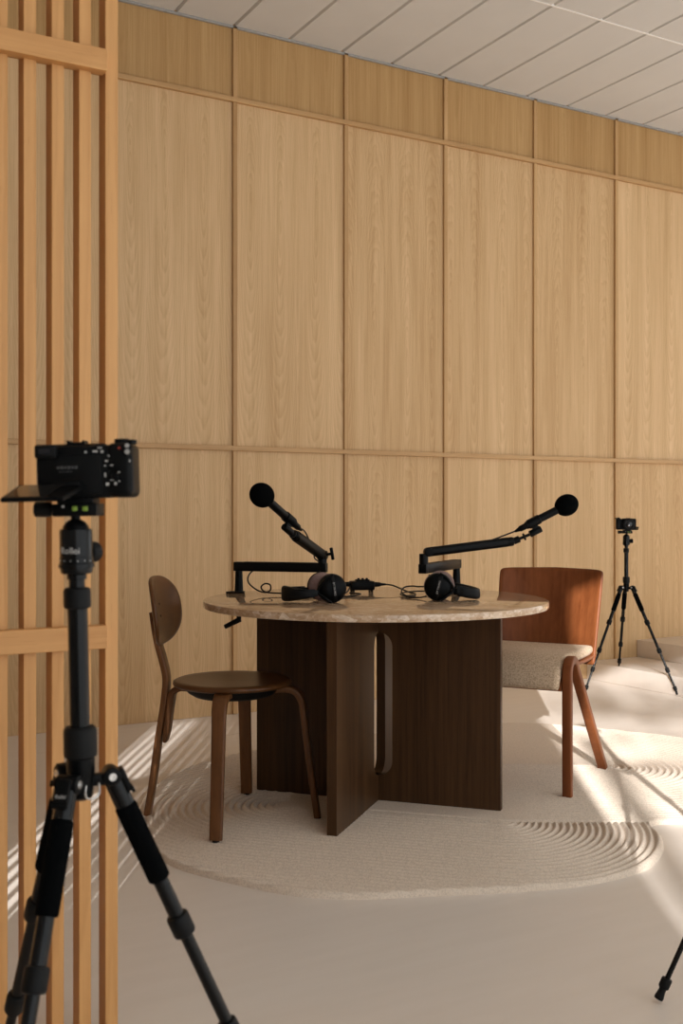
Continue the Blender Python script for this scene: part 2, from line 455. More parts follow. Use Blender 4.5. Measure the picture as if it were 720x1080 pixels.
b = B(); box(b, (.16, WY-YF, CEIL+.1), (XL-.08, (YF+WY)/2, (CEIL+.1)/2)); structure(obj('wall_left', b, M['wallpaint']))

# ------------------------------------------------------------------ slatted oak screen
SY = 2.05
scr = thing('slatted_screen', 'tall open screen of orange oak slats with cross rails at the left edge', 'screen', (0, SY, 0))
pitch, sw, sd = .0523, .0236, .042
right_edge = .3236*SY
zr = [(1.026-.1375*1.873*SY/2.05*.0, 0)]
rails = [(.786, .044), (1.894, .042)]
tall = CEIL
i = 0; x = right_edge-sw
while x > -.9:
    thin = x < .165  # out-of-view slats, thinned to let broad sun streaks through
    d = .010 if thin else sd
    b = B(); w = (.017 if thin else sw) if i else .0255
    if x < -.085: w = pitch*.9  # unseen far slats, widened to close their gaps to the sun
    box(b, (w, d, tall), (0, 0, 0), .0012, seg=1)
    obj('slat', b, M['slat'], scr, (x+sw/2, d/2, tall/2))
    x -= pitch*(.90 if thin else 1); i += 1
x_last = right_edge-.0255-.0005
for (zc, hh) in rails:
    b = B(); box(b, (x_last+.9, .030, hh), (0, 0, 0), .0012, seg=1)
    obj('rail', b, M['slat_x'], scr, ((x_last-.9)/2, -.004, zc))

# ------------------------------------------------------------------ rug
def rug():
    out = [(-.70, 3.80), (-.655, 3.52), (-.60, 3.34), (-.498, 3.145), (-.35, 3.02), (-.131, 2.895), (.05, 2.868), (.20, 2.885), (.36, 2.905),
           (.513, 2.93), (.64, 2.962), (.76, 3.02), (.87, 3.10), (.955, 3.235), (1.0, 3.38), (1.0, 3.49), (1.02, 3.545), (1.09, 3.56), (1.2, 3.57), (1.42, 3.64),
           (1.62, 3.84), (1.74, 4.15), (1.72, 4.50), (1.58, 4.80), (1.38, 4.96), (1.08, 5.13), (.77, 5.18), (.40, 5.05), (.0, 4.85), (-.30, 4.66), (-.50, 4.47), (-.63, 4.25), (-.69, 4.02)]
    P = np.array([(p.x, p.y) for p in crom([(a, c, 0) for a, c in out], 6, True)])
    res = .0045
    x0, z0 = P.min(0)-.02; x1, z1 = P.max(0)+.02
    gx = np.arange(x0, x1, res); gz = np.arange(z0, z1, res)
    X, Z = np.meshgrid(gx, gz); Q = np.stack([X.ravel(), Z.ravel()], 1)
    A, Bb = P, np.roll(P, -1, 0); D = Bb-A; L2 = (D**2).sum(1)
    best = np.full(len(Q), 1e9); near = np.zeros_like(Q); inside = np.zeros(len(Q), bool)
    for a, d, l2, bb in zip(A, D, L2, Bb):
        t = np.clip(((Q-a)@d)/l2, 0, 1); c = a+t[:, None]*d; dd = ((Q-c)**2).sum(1)
        m = dd < best; best[m] = dd[m]; near[m] = c[m]
        cond = (a[1] > Q[:, 1]) != (bb[1] > Q[:, 1])
        with np.errstate(divide='ignore', invalid='ignore'):
            xi = (bb[0]-a[0])*(Q[:, 1]-a[1])/(bb[1]-a[1])+a[0]
        inside ^= cond & (Q[:, 0] < xi)
    dist = np.sqrt(best)
    # carved line families
    x, z = Q[:, 0], Q[:, 1]
    def seg(ax, az, bx, bz, sx=1.0):
        dx, dz = bx-ax, bz-az; t = np.clip(((x-ax)*dx+(z-az)*dz)/(dx*dx+dz*dz), 0, 1)
        ex = x-(ax+t*dx); ez = z-(az+t*dz)
        ex = np.where((t >= 1) & (ex > 0), ex/sx, ex)
        return np.sqrt(ex**2+ez**2)
    d1 = seg(-.18, 3.74, .53, 3.535, .80)
    d2 = seg(.50, 4.32, 1.056, 4.297, .95)
    line1 = 3.74+(x+.18)*(3.535-3.74)/.71
    line1 = np.where(x > .53, 3.535, line1)
    reg1 = ((z < line1) & (x > -.18)) | ((x <= -.18) & (z < 4.5))
    reg2 = (~reg1) & (x > .50) & ((z < 4.32) | (x > 1.0))
    reg3 = (~reg1) & (~reg2) & (x < .05) & (d1 > .12)
    per = .0275
    def gro(d, p=per):
        return 1-np.abs(np.sin(PI*d/p))**.75     # 1 in the groove, 0 on the ridge
    g = np.where(reg1 | reg3, gro(d1), 0)
    g = np.where(reg2, gro(d2), g)
    fade = np.ones_like(g)
    fade = np.where(reg2, np.clip((x-.55)/.3, 0, 1), fade)
    fade = np.where(d1 < .03, 0, fade)
    # the carved edge where two fields meet
    seam = np.where((x > .1), np.exp(-((z-line1)/.006)**2), 0)
    Ht = .019
    prof = np.clip(dist/.012, 0, 1); prof = np.sqrt(1-(1-prof)**2)
    h = .001+prof*Ht - .0150*g*fade*np.clip(dist/.02, 0, 1) - .008*seam*np.clip(dist/.02, 0, 1)
    nx, nz = len(gx), len(gz)
    ins = inside.reshape(nz, nx)
    use = ins.copy()
    use[1:] |= ins[:-1]; use[:-1] |= ins[1:]; u2 = use.copy(); u2[:, 1:] |= use[:, :-1]; u2[:, :-1] |= use[:, 1:]
    ok = ins.ravel()
    cell = (ins[:-1, :-1].astype(int)+ins[1:, :-1]+ins[:-1, 1:]+ins[1:, 1:]) >= 1
    Q2 = np.where(ok[:, None], Q, near); h = np.where(ok, h, 0.0)
    idx = np.full(nz*nx, -1); need = np.zeros((nz, nx), bool)
    need[:-1, :-1] |= cell; need[1:, :-1] |= cell; need[:-1, 1:] |= cell; need[1:, 1:] |= cell
    sel = np.flatnonzero(need.ravel()); idx[sel] = np.arange(len(sel))
    co = np.zeros((len(sel), 3), np.float32)
    cx, cz = .5, 3.9
    co[:, 0] = Q2[sel, 0]-cx; co[:, 1] = Q2[sel, 1]-cz; co[:, 2] = h[sel]
    j, i = np.nonzero(cell); base = j*nx+i
    F = idx[np.stack([base, base+1, base+nx+1, base+nx], 1)]
    me = bpy.data.meshes.new('rug')
    me.vertices.add(len(co)); me.vertices.foreach_set('co', co.ravel())
    me.loops.add(F.size); me.loops.foreach_set('vertex_index', F.ravel().astype(np.int32))
    me.polygons.add(len(F)); me.polygons.foreach_set('loop_start', np.arange(0, F.size, 4, dtype=np.int32))
    me.polygons.foreach_set('use_smooth', np.ones(len(F), bool))
    me.update(calc_edges=True); me.validate()
    o = link('rug', me, M['rug'], None, cw(cx, cz, 0)); o.rotation_euler = (0, 0, -TH)
    tag(o, 'cream wool rug with wavy outline and carved curved lines under the round table', 'rug')
rug()
RUG = .018

# ------------------------------------------------------------------ round table
TOP = .722
tb = thing('round_table', 'round stone topped table on crossed dark wood panel base', 'table', cw(.119, 3.805), -TH)
b = B(); R = .6; t = .024
spin(b, (0, 0, TOP-t), (0, 0, 1), [(0, 0), (R-.004, 0), (R-.001, .001), (R, .004), (R, t-.004), (R-.001, t-.001), (R-.004, t), (0, t)], 128)
obj('tabletop', b, M['stone'], tb, angle=50)
def slab_with_slot(b, L, T, z0, z1, hole, bev=.002):
    """upright panel along local x with a stadium hole through its thickness"""
    hw, hz0, hz1, r = hole; ns = 8
    pts = []
    for (cx, cz, a0) in ((hw-r, hz1-r, 0), (-hw+r, hz1-r, 90), (-hw+r, hz0+r, 180), (hw-r, hz0+r, 270)):
        for k in range(ns+1):
            a = math.radians(a0+90*k/ns); pts.append((cx+r*math.cos(a), cz+r*math.sin(a)))
    outer = []
    n = len(pts)
    corners = [(L/2, z1), (-L/2, z1), (-L/2, z0), (L/2, z0)]
    vs = {}
    for s in (-1, 1):
        inn = [b.verts.new((p[0], s*T/2, p[1])) for p in pts]; co = [b.verts.new((c[0], s*T/2, c[1])) for c in corners]
        vs[s] = (inn, co)
        m = ns+1
        for q in range(4):
            seg_ = inn[q*m:(q+1)*m]
            for k in range(ns): b.faces.new((co[q], seg_[k], seg_[k+1]))
            nxt = inn[((q+1)*m) % n]
            b.faces.new((co[q], seg_[-1], nxt, co[(q+1) % 4]))
    for k in range(n):
        k2 = (k+1) % n; b.faces.new((vs[-1][0][k], vs[-1][0][k2], vs[1][0][k2], vs[1][0][k]))
    for k in range(4):
        k2 = (k+1) % 4; b.faces.new((vs[-1][1][k], vs[1][1][k], vs[1][1][k2], vs[-1][1][k2]))
for ang in (math.atan2(-.323, .946), math.atan2(.946, .323)):
    b = B(); slab_with_slot(b, .890 if ang < 0 else .925, .032, RUG, TOP-t, (.066, .108, .607, .050))
    o = obj('base_panel', b, M['dark_oak'], tb, angle=30)
    o.rotation_euler = (0, 0, ang)
    if ang > 0: o.scale = (1, .999, 1)

# ------------------------------------------------------------------ bentwood chair with round seat
def round_chair():
    c = thing('dining_chair', 'brown bentwood chair with round wooden seat and small oval backrest, left of the table', 'chair',
              cw(-.361, 3.59, RUG), -TH-math.radians(4.5))
    z = -RUG
    for k, nm in enumerate(('front', 'left', 'right')):
        a = (0, PI/2, -PI/2)[k]
        path = crom([(.09, 0, .424), (.15, 0, .425), (.185, 0, .425), (.212, 0, .415), (.230, 0, .388), (.237, 0, .345), (.255, 0, .20), (.283, 0, .006)], 5)
        rot = Matrix.Rotation(a, 3, 'Z'); path = [rot @ p for p in path]
        b = B(); strip(b, path, rot @ V(0, 1, 0), lambda t: .056-.016*t, .021, .3)
        lg = obj('leg', b, M['walnut'], c)
        b = B(); rod(b, rot @ V(.2835, 0, 0), rot @ V(.283, 0, .007), .011)
        obj('glide', b, M['rubber'], lg)
    path = crom([(-.286, 0, .0), (-.266, 0, .12), (-.248, 0, .25), (-.230, 0, .36), (-.221, 0, .45), (-.232, 0, .51), (-.2475, 0, .565), (-.2585, 0, .62), (-.2665, 0, .675)], 6)
    b = B(); strip(b, path, (0, 1, 0), lambda t: .042+.008*math.sin(PI*t), .021, .3); obj('rear_post', b, M['walnut'], c)
    path = crom([(-.09, 0, .424), (-.15, 0, .425), (-.175, 0, .424), (-.198, 0, .410), (-.206, 0, .375), (-.214, 0, .32), (-.224, 0, .245)], 5)
    b = B(); strip(b, path, (0, 1, 0), .052, lambda t: .021 if t < .9 else .021-.12*(t-.9), .3); obj('seat_strut', b, M['walnut'], c)
    b = B(); spin(b, (0, 0, .4365), (0, 0, 1), [(0, -.001), (.15, -.001), (.186, 0), (.193, .003), (.196, .009), (.194, .015), (.186, .019), (.165, .0185), (.10, .0145), (0, .0125)], 72)
    obj('seat', b, M['walnut_x'], c, angle=50)
    b = B(); spin(b, (0, 0, .402), (0, 0, 1), [(0, 0), (.125, 0), (.145, .012), (.165, .034), (0, .034)], 48); obj('seat_support', b, M['rubber'], c)
    def f(u, v):
        hgt = .682+v*.110
        return V(-.243 + .034*u*u - .130*(hgt-.66) - .004, u*.172*(1-.05*v*(0)), hgt)
    b = B(); shell(b, f, .012, ex=2.5); bk = obj('backrest', b, M['walnut_y'], c, angle=60)
    for hz in (.662, .702):
        b = B(); rod(b, f(0, (hz-.682)/.110)+V(.004, 0, 0), f(0, (hz-.682)/.110)+V(.0075, 0, 0), .0042, n=12); obj('screw', b, M['rubber'], bk)
round_chair()

# ------------------------------------------------------------------ upholstered shell chair
def shell_chair():
    c = thing('dining_chair', 'reddish plywood chair with curved wide back and oatmeal upholstered seat, right of the table', 'chair',
              cw(.708, 4.15, RUG+.001), -TH-math.radians(27.4))
    prof = crom([(0, .205, .447), (0, .05, .443), (0, -.10, .446), (0, -.165, .444), (0, -.207, .430), (0, -.235, .400), (0, -.246, .372)], 6)
    b = B(); strip(b, prof, (1, 0, 0), lambda t: .415+.02*(1-t), .013, .35); obj('seat_shell', b, M['teak'], c)
    prof = crom([(0, .195, .472), (0, .05, .469), (0, -.09, .472), (0, -.165, .470), (0, -.222, .450), (0, -.255, .415), (0, -.266, .378)], 8)
    b = B(); strip(b, prof, (1, 0, 0), lambda t: .405+.02*(1-t), .040, .5, 8, endround=4); obj('seat_cushion', b, M['boucle'], c, angle=70)
    def f(u, v):
        hgt = .598+v*.180
        w = .204+.006*v
        return V(.018+u*w, .222 + .26*(hgt-.42) - .055*u*u - .0, hgt - .004*u*u)
    b = B(); shell(b, f, .013, na=192, nr=16, ex=26, rim=3); obj('backrest', b, M['teak'], c, angle=60)
    for s in (-1, 1):
        x = s*.226
        pts = [V(x, -.236, 0), V(x, -.238, .22), V(x, -.238, .40)]
        for k in range(0, 9):
            a = PI - (PI-math.radians(18))*k/8
            pts.append(V(x, -.193+.046*math.cos(a), .432+.046*math.sin(a)))
        pts += [V(x, -.06, .28*1.06), V(x, .10, .30*.52), V(x+s*.004, .262, -.002)]
        # straight rear leg from the arch to the foot
        A = pts[11]; pts = pts[:12]; E = V(x+s*.004, .255, -.001)
        for k in range(1, 7): pts.append(A.lerp(E, k/6))
        b = B(); strip(b, pts, (1, 0, 0), .034, .029, .22); obj('leg_hoop', b, M['teak'], c)
        b = B(); box(b, (.02, .05, .02), (s*.205, -.195, .44), .003); obj('leg_bracket', b, M['teak'], c)
shell_chair()

# ------------------------------------------------------------------ tripods
def tripod(label, x, z, hub, azs, lean=0.0, stops=(.208, .36, .51), group='black camera tripods', knob_az=20, logo=True, rotz=0):
    t = thing('camera_tripod', label, 'tripod', cw(x, z, 0), -TH, group)
    up = V(-lean, 0, 1).normalized()
    O = V(0, 0, hub)
    def at(s): return O + up*s
    b = B(); spin(b, at(-.024), up, [(.006, 0), (.013, .004), (.0145, .014), (.0145, .02), (.0155, .03), (.0165, .034), (.0165, .05)], 28); obj('hub', b, M['plastic'], t)
    b = B(); spin(b, at(.026), up, [(.015, 0), (.019, .002), (.0195, .006), (.0195, .03), (.019, .034), (.0165, .037)], 28); obj('column_collar', b, M['rubber'], t)
    b = B(); rod(b, at(.06), at(.214), .0118, .0118, n=28); obj('centre_column', b, M['black_gloss'], t)
    b = B(); spin(b, at(.202), up, [(.013, 0), (.0155, .0015), (.016, .005), (.016, .02), (.0152, .0235), (.012, .025)], 28); obj('top_collar', b, M['rubber'], t)
    b = B(); rod(b, at(.226), at(.243), .0095); spin(b, at(.236), up, [(.0095, 0), (.0115, .001), (.0115, .006), (.0095, .007)])
    obj('neck', b, M['black_gloss'], t)
    # ball head
    b = B(); spin(b, at(.243), up, [(.016, 0), (.018, .001), (.019, .004), (.019, .007), (.021, .0075), (.021, .012), (.0197, .013), (.0197, .020), (.0192, .0205), (.0192, .050), (.0185, .0525), (.0165, .0535)], 36)
    hd = obj('ball_head', b, M['black_gloss'], t, angle=30)
    b = B(); spin(b, at(.2955), up, [(.0155, 0), (.0145, .004), (.0115, .0085), (.0065, .0115), (.0055, .012), (.0055, .022)], 28); obj('ball', b, M['plastic'], hd, angle=60)
    ka = math.radians(knob_az); kd = V(math.cos(ka), math.sin(ka), 0)
    b = B(); spin(b, at(.268)+kd*.017, kd, [(.006, 0), (.006, .004), (.011, .0045), (.0125, .007), (.0125, .018), (.011, .0195), (.003, .02)], 20); obj('locking_knob', b, M['rubber'], hd)
    b = B(); rot = Matrix.Rotation(math.radians(-rotz*0), 3, 'Z')
    rl = Matrix.Rotation(-lean, 3, 'Y')
    box(b, (.052, .042, .015), at(.3185)+V(.004, 0, 0), .0015, rl); obj('clamp', b, M['plastic'], hd)
    b = B(); rod(b, at(.320)+V(-.022, 0, 0), at(.320)+V(-.030, 0, 0), .005, n=16); rod(b, at(.319)+V(-.028, 0, 0), at(.319)+V(-.048, 0, .0), .0090, bev=.002, n=20); obj('clamp_knob', b, M['rubber'], hd)
    b = B(); box(b, (.042, .038, .006), at(.329)+V(.004, 0, 0), .001, rl); obj('quick_plate', b, M['plastic'], hd)
    b = B(); box(b, (.006, .002, .0055), at(.320)+V(.0045, -.0212, 0), .0006, rl); box(b, (.006, .002, .0055), at(.320)+V(.0165, -.0212, 0), .0006, rl); obj('spirit_level', b, M['level'], hd)
    b = B(); rod(b, at(.3225)+V(-.009, -.0205, 0), at(.3225)+V(-.009, -.0222, 0), .0014, n=10); obj('pin', b, M['grey_print'], hd)
    if logo:
        r = .01945
        def pl(v, r=r):
            a = -PI/2 - .18 + v.x/r
            return at(.2705 + v.y) + V(math.cos(a)*(r+v.z), math.sin(a)*(r+v.z), 0)
        lettering('head_logo', 'Rollei', .0108, M['logo_print'], hd, pl)
        b = B()
        for k in range(-2, 4):
            a = -PI/2-.1 + k*.42; p = at(.2590)+V(math.cos(a), math.sin(a), 0)*.01935
            box(b, (.0012, .0012, .0012), p)
        obj('scale_marks', b, M['grey_print'], hd)
    # legs
    slope = math.radians(24)
    L = (hub-.003)/math.cos(slope)
    for kk, azd in enumerate(azs):
        a = math.radians(azd); rad = V(math.cos(a), math.sin(a), 0); tan = V(-rad.y, rad.x, 0)
        J = O + rad*.035 + V(0, 0, .003)
        d = (rad*math.sin(slope) + V(0, 0, -math.cos(slope))).normalized()
        n_ = tan.cross(d)
        b = B()
        # forked shoulder from the hub to the pivot
        rm = Matrix((rad, tan, V(0, 0, 1))).transposed()
        box(b, (.030, .012, .014), O+rad*.017+V(0, 0, -.001), .002, rm)
        rod(b, J-tan*.0135, J+tan*.0135, .0105, bev=.0015, n=24)
        obj_leg = B()
        spin(obj_leg, J+d*.004, d, [(.0085, 0), (.0115, .004), (.0118, .036), (.0095, .037), (.0095, .15)], 24)
        lg = obj('leg', obj_leg, M['black_gloss'], t, angle=30)
        obj('pivot_joint', b, M['plastic'], lg)
        for s in (-1, 1):
            b = B(); spin(b, J+tan*(s*.0130), tan*s, [(.0048, 0), (.0048, .0013), (.0042, .002), (.0024, .002), (.0020, .0008), (.0001, .0008)], 18)
            obj('pivot_bolt', b, M['chrome'], lg)
        # angle lock tab
        lo_ = rad*.012 + V(0, 0, .0)
        b = B(); Rm = Matrix((tan, n_, d)).transposed()
        o_ = n_ if n_.dot(rad) > 0 else -n_
        box(b, (.017, .007, .030), J+d*.012+o_*.0125, .0015, Rm)
        box(b, (.020, .004, .008), J+d*.026+o_*.0155, .001, Rm); lk = obj('angle_lock', b, M['plastic'], lg)
        if logo and kk == 1:
            lettering('lock_logo', 'Rollei', .0055, M['logo_print'], lk, lambda v: J+d*.017+o_*(.0161+v.z)+tan*v.x-d*v.y)
        b = B(); spin(b, J+d*.041, d, [(.012, 0), (.0132, .0015), (.0135, .004), (.0135, .098), (.0132, .1005), (.012, .102)], 24); obj('foam_grip', b, M['foam'], lg)
        rr = [.0095, .0080, .0066, .0054]
        b = B(); s0 = .14
        ends = list(stops)+[L-.02]
        for q, s1 in enumerate(ends):
            rod(b, J+d*s0, J+d*(s1+.003), rr[q], n=20); s0 = s1
        obj('lower_tubes', b, M['black_gloss'], lg)
        for q, s1 in enumerate(stops):
            rc = rr[q]+.0045
            b = B(); spin(b, J+d*(s1-.015), d, [(rr[q]+.001, 0), (rc-.001, .001), (rc, .004), (rc, .024), (rc-.001, .027), (rr[q+1]+.001, .028)], 22); obj('twist_lock', b, M['rubber'], lg)
        E = J+d*L
        b = B(); spin(b, J+d*(L-.050), d, [(.006, 0), (.0105, .001), (.0112, .004), (.0112, .019), (.0100, .022), (.0075, .024), (.0075, .028), (.0085, .036), (.0098, .044), (.0092, .047), (.006, .0475)], 20); obj('foot', b, M['rubber'], lg)
    b = B()
    azk = math.radians(azs[0]-60); rad = V(math.cos(azk), math.sin(azk), 0); tan = V(-rad.y, rad.x, 0); c0 = O+rad*.022+V(0, 0, -.002)
    tube(b, crom([c0+tan*.009, c0+tan*.010+V(0, 0, -.010), c0+tan*.006+V(0, 0, -.016), c0-tan*.006+V(0, 0, -.016), c0-tan*.010+V(0, 0, -.010), c0-tan*.009], 5), .0011)
    obj('weight_loop', b, M['chrome'], t)
    return t, at, up

def camera_body(label, x, z, h, rz, roll=0.0, small=False, group='black compact cameras'):
    """rear faces local -y; h is the underside of the body"""
    c = thing('camera', label, 'camera', cw(x, z, h), -TH+rz, group)
    c.rotation_euler = (0, roll, -TH+rz)
    Wc, Hc, Dc = .113, .0655, .034
    b = B(); box(b, (Wc-.026, Dc, Hc-.004), (-.013, 0, Hc/2-.002), .003)
    box(b, (.030, .052, Hc-.002), (Wc/2-.0155, .006, Hc/2-.001), .007, seg=3)
    box(b, (Wc-.05, .022, .003), (-.010, .003, Hc-.003), .001)
    body = obj('body', b, M['plastic'], c)
    b = B(); box(b, (.026, .010, .016), (-Wc/2+.013, -Dc/2-.003, Hc-.0105), .003); box(b, (.018, .0015, .010), (-Wc/2+.013, -Dc/2-.0085, Hc-.0105), .0005); vf = obj('viewfinder', b, M['rubber'], c)
    b = B(); box(b, (.014, .001, .007), (-Wc/2+.013, -Dc/2-.0095, Hc-.0105)); obj('eyepiece_glass', b, M['lens'], vf)
    b = B(); rod(b, (.041, .000, Hc-.003), (.041, 0, Hc+.0035), .009, bev=.001); rod(b, (.054, -.010, Hc-.004), (.054, -.010, Hc+.0015), .0065, bev=.001); obj('dial', b, M['black'], c)
    b = B(); box(b, (.020, .018, .0025), (-.012, .002, Hc-.0005), .0005); box(b, (.003, .018, .0035), (-.021, .002, Hc+.0008)); box(b, (.003, .018, .0035), (-.003, .002, Hc+.0008)); obj('hot_shoe', b, M['black'], c)
    b = B(); box(b, (.074, .004, .046), (-.017, -Dc/2-.0005, .028), .001); obj('screen_recess', b, M['black'], c)
    # back controls
    b = B(); rod(b, (.036, -Dc/2+.001, .024), (.036, -Dc/2-.003, .024), .0095, bev=.001); rod(b, (.036, -Dc/2-.002, .024), (.036, -Dc/2-.0045, .024), .0042, bev=.0005)
    for (px, pz) in ((.030, .041), (.043, .041), (.030, .008), (.043, .008), (.022, Hc-.010)): rod(b, (px, -Dc/2+.001, pz), (px, -Dc/2-.0025, pz), .0028, n=14)
    rod(b, (.0515, -.021, .0525), (.0515, -.0235, .0525), .0045, n=16)
    obj('rear_buttons', b, M['black'], c)
    if not small:
        b = B()
        for (px, pz, w, hh) in ((-.0155, .0535, .0022, .0022), (-.0045, .054, .0055, .002), (.0035, .0535, .0028, .003), (.001, .058, .005, .0012), (.011, .0485, .002, .0015), (.0085, .0425, .003, .002),
                               (.0065, .037, .002, .0015), (.0145, .0375, .0035, .001), (.0065, .0265, .0015, .005), (.0225, .029, .0028, .001), (.009, .0155, .0035, .0032), (.0185, .016, .0026, .0034), (.0145, .020, .0045, .001), (.0225, .0185, .002, .001)):
            box(b, (w, .0006, hh), (px+.018, -Dc/2-.0029, pz))
        obj('button_marks', b, M['grey_print'], c)
        b = B()
        for k in range(6): box(b, (.0028, .0005, .0035 if k % 2 else .0025), (-.030+.0042*k, -Dc/2-.0028, .036))
        for k in range(5): box(b, (.0016, .0005, .0012), (-.028+.0032*k, -Dc/2-.0028, .031))
        obj('panel_print', b, M['dim_print'], c)
        b = B(); rod(b, (.0415, -Dc/2-.0015, .0565), (.0415, -Dc/2-.003, .0565), .0018, n=12); obj('record_button', b, M['red'], c)
        b = B(); rod(b, (.0515, -.0232, .0525), (.0515, -.0238, .0525), .003, n=14); rod(b, (.0515, -.0232, .0595), (.0515, -.0238, .0595), .0026, n=14); obj('dial_caps', b, M['grey_edge'], c)
        b = B(); box(b, (.0012, .0005, .003), (.0535, -.0205, .042)); obj('grip_mark', b, M['grey_print'], c)
    # lens on the far side
    b = B(); spin(b, (-.012, Dc/2-.002, .031), (0, 1, 0), [(.028, 0), (.030, .002), (.030, .009), (.0285, .010), (.0285, .030), (.030, .031), (.030, .042), (.0285, .044), (.024, .044), (.0215, .038), (.0001, .037)], 36)
    ln = obj('lens', b, M['black'], c)
    b = B(); spin(b, (-.012, Dc/2+.0355, .031), (0, 1, 0), [(.0195, 0), (.014, .0025), (.007, .0036), (.0001, .004)], 28); obj('lens_glass', b, M['lens'], ln, angle=70)
    # screen folded out towards the back
    A0, A1 = V(-.0755, -.022, .0145), V(.002, -.022, .0145)
    fr0, fr1 = V(-.079, -.082, -.0015), V(-.009, -.082, -.0020)
    def quad_slab(b, p, th):
        nn = (p[1]-p[0]).cross(p[3]-p[0]).normalized()
        up_ = [b.verts.new(q+nn*th/2) for q in p]; dn = [b.verts.new(q-nn*th/2) for q in p]
        b.faces.new(up_); b.faces.new(list(reversed(dn)))
        for k in range(4): b.faces.new((up_[k], dn[k], dn[(k+1) % 4], up_[(k+1) % 4]))
        return nn
    b = B(); nn = quad_slab(b, [fr0, fr1, A1, A0], .005)
    bmesh.ops.bevel(b, geom=list(b.edges), offset=.001, segments=2, affect='EDGES')
    fs = obj('flip_screen', b, M['plastic'], c)
    b = B()
    q = lambda s, t_: fr0.lerp(fr1, s).lerp(A0.lerp(A1, s), t_)
    quad_slab(b, [q(.05, .06)+nn*.0026, q(.70, .06)+nn*.0026, q(.70, .94)+nn*.0026, q(.05, .94)+nn*.0026], .0004); obj('screen_glass', b, M['screen'], fs)
    b = B(); box(b, (.030, .020, .006), (-.018, -.020, .016), .001); obj('screen_hinge', b, M['black'], fs)
    return c

LEAN = .021
t1, at1, up1 = tripod('black tripod in the left foreground before the slatted screen', -.3075, 1.28, .710, (20, -100, 131), lean=LEAN, knob_az=66)
p = at1(.332)
camera_body('black camera with folded out screen on the foreground tripod, back turned', -.3075+p.x+.0160, 1.28, p.z+.0003, 0, roll=-.026)
t2, at2, up2 = tripod('small black tripod by the panelled wall at the white step', 1.632, 6.213, .592, (85, 205, 325), stops=(.215, .385, .50), knob_az=0, logo=False)
camera_body('small black camera facing the room on the far tripod', 1.632-.003, 6.213, .592+.333, PI-math.radians(8), small=True)
t3, at3, up3 = tripod('black tripod at the lower right edge, only one leg and foot showing', 1.006, 2.265, .70, (180, 60, -60), stops=(.208, .36, .51), logo=False)

# ------------------------------------------------------------------ boom arms and microphones
def boom_arm(label, base, q_low, elbow_top, tip, knob, clamp_dir):
    """base: post foot on the table edge; q_low: far end of the lower arm; tip: end of the upper arm. All in view-aligned metres (x, z, h)"""
    a = thing('microphone_boom', label, 'microphone arm', cw(base[0], base[1], TOP), -TH, 'low black microphone arms clamped to the table')
    def l(p): return V(p[0]-base[0], p[1]-base[1], p[2]-TOP)
    P0 = l(base); Q = l(q_low); hl = Q.z
    b = B(); box(b, (.058, .050, .006), (-.008, 0, .0032), .0015); box(b, (.05, .046, .004), (0, 0, -.027), .001)
    cd = V(clamp_dir[0], clamp_dir[1], 0).normalized()
    rm = Matrix((cd, V(-cd.y, cd.x, 0), V(0, 0, 1))).transposed()
    box(b, (.005, .046, .085), cd*.045+V(0, 0, -.038), .001, rm)
    box(b, (.045, .046, .006), cd*.022+V(0, 0, -.078), .001, rm)
    ck = obj('clamp', b, M['black'], a)
    b = B(); rod(b, (0, 0, -.10), (0, 0, -.028), .006); rod(b, (0, 0, -.03), (0, 0, -.026), .014)
    rod(b, (0.006, 0, -.098), (-.054, 0, -.128), .0105, .0085, bev=.002); spin(b, (0, 0, -.108), (0, 0, 1), [(.006, 0), (.009, .003), (.009, .02), (.006, .022)], 16)
    obj('clamp_screw', b, M['black'], ck)
    b = B(); spin(b, (0, 0, .005), (0, 0, 1), [(.0165, 0), (.0160, .01), (.0135, hl-.022), (.0135, hl-.016)], 28); obj('post', b, M['black'], a)
    d = (Q-V(0, 0, hl)); Lw = d.length; dn = d.normalized(); s_ = V(-dn.y, dn.x, 0)
    rm = Matrix((dn, s_, V(0, 0, 1))).transposed()
    b = B(); box(b, (Lw+.034, .032, .035), V(0, 0, hl)+d/2, .0035, rm); lo_ = obj('lower_arm', b, M['black'], a)
    b = B(); box(b, (Lw-.05, .024, .0012), V(0, 0, hl+.0176)+d/2, .0003, rm); obj('cable_cover', b, M['rubber'], lo_)
    E = l(elbow_top)
    b = B(); sg = 1 if E.z > Q.z else -1
    rod(b, (Q.x, Q.y, Q.z-.017), (Q.x, Q.y, E.z-.006), .0165, bev=.002, n=28); obj('riser', b, M['black'], a)
    T = l(tip); u = (T-E).normalized(); side = u.cross(V(0, 0, 1)).normalized()
    b = B(); rod(b, E-side*.017, E+side*.017, .0165, bev=.002, n=28); obj('elbow_joint', b, M['plastic'], a)
    b = B(); pts = [E.lerp(T, k/8) for k in range(9)]; strip(b, pts, side, .034, .038 if knob else .034, .35); ua = obj('upper_arm', b, M['black'], a)
    b = B(); spin(b, T-u*.002, u, [(.0165, 0), (.0168, .003), (.0168, .022), (.014, .026), (.008, .028)], 24); obj('end_cap', b, M['plastic'], ua)
    if knob:
        b = B(); kd = V(*knob).normalized(); rod(b, E+kd*.014, E+kd*.032, .0055, n=14)
        o2 = kd.cross(V(0, 1, .2)).normalized()
        rod(b, E+kd*.036-o2*.023, E+kd*.036+o2*.023, .0062, bev=.002, n=14); obj('elbow_knob', b, M['plastic'], a)
    return a, T+V(base[0], base[1], TOP), u
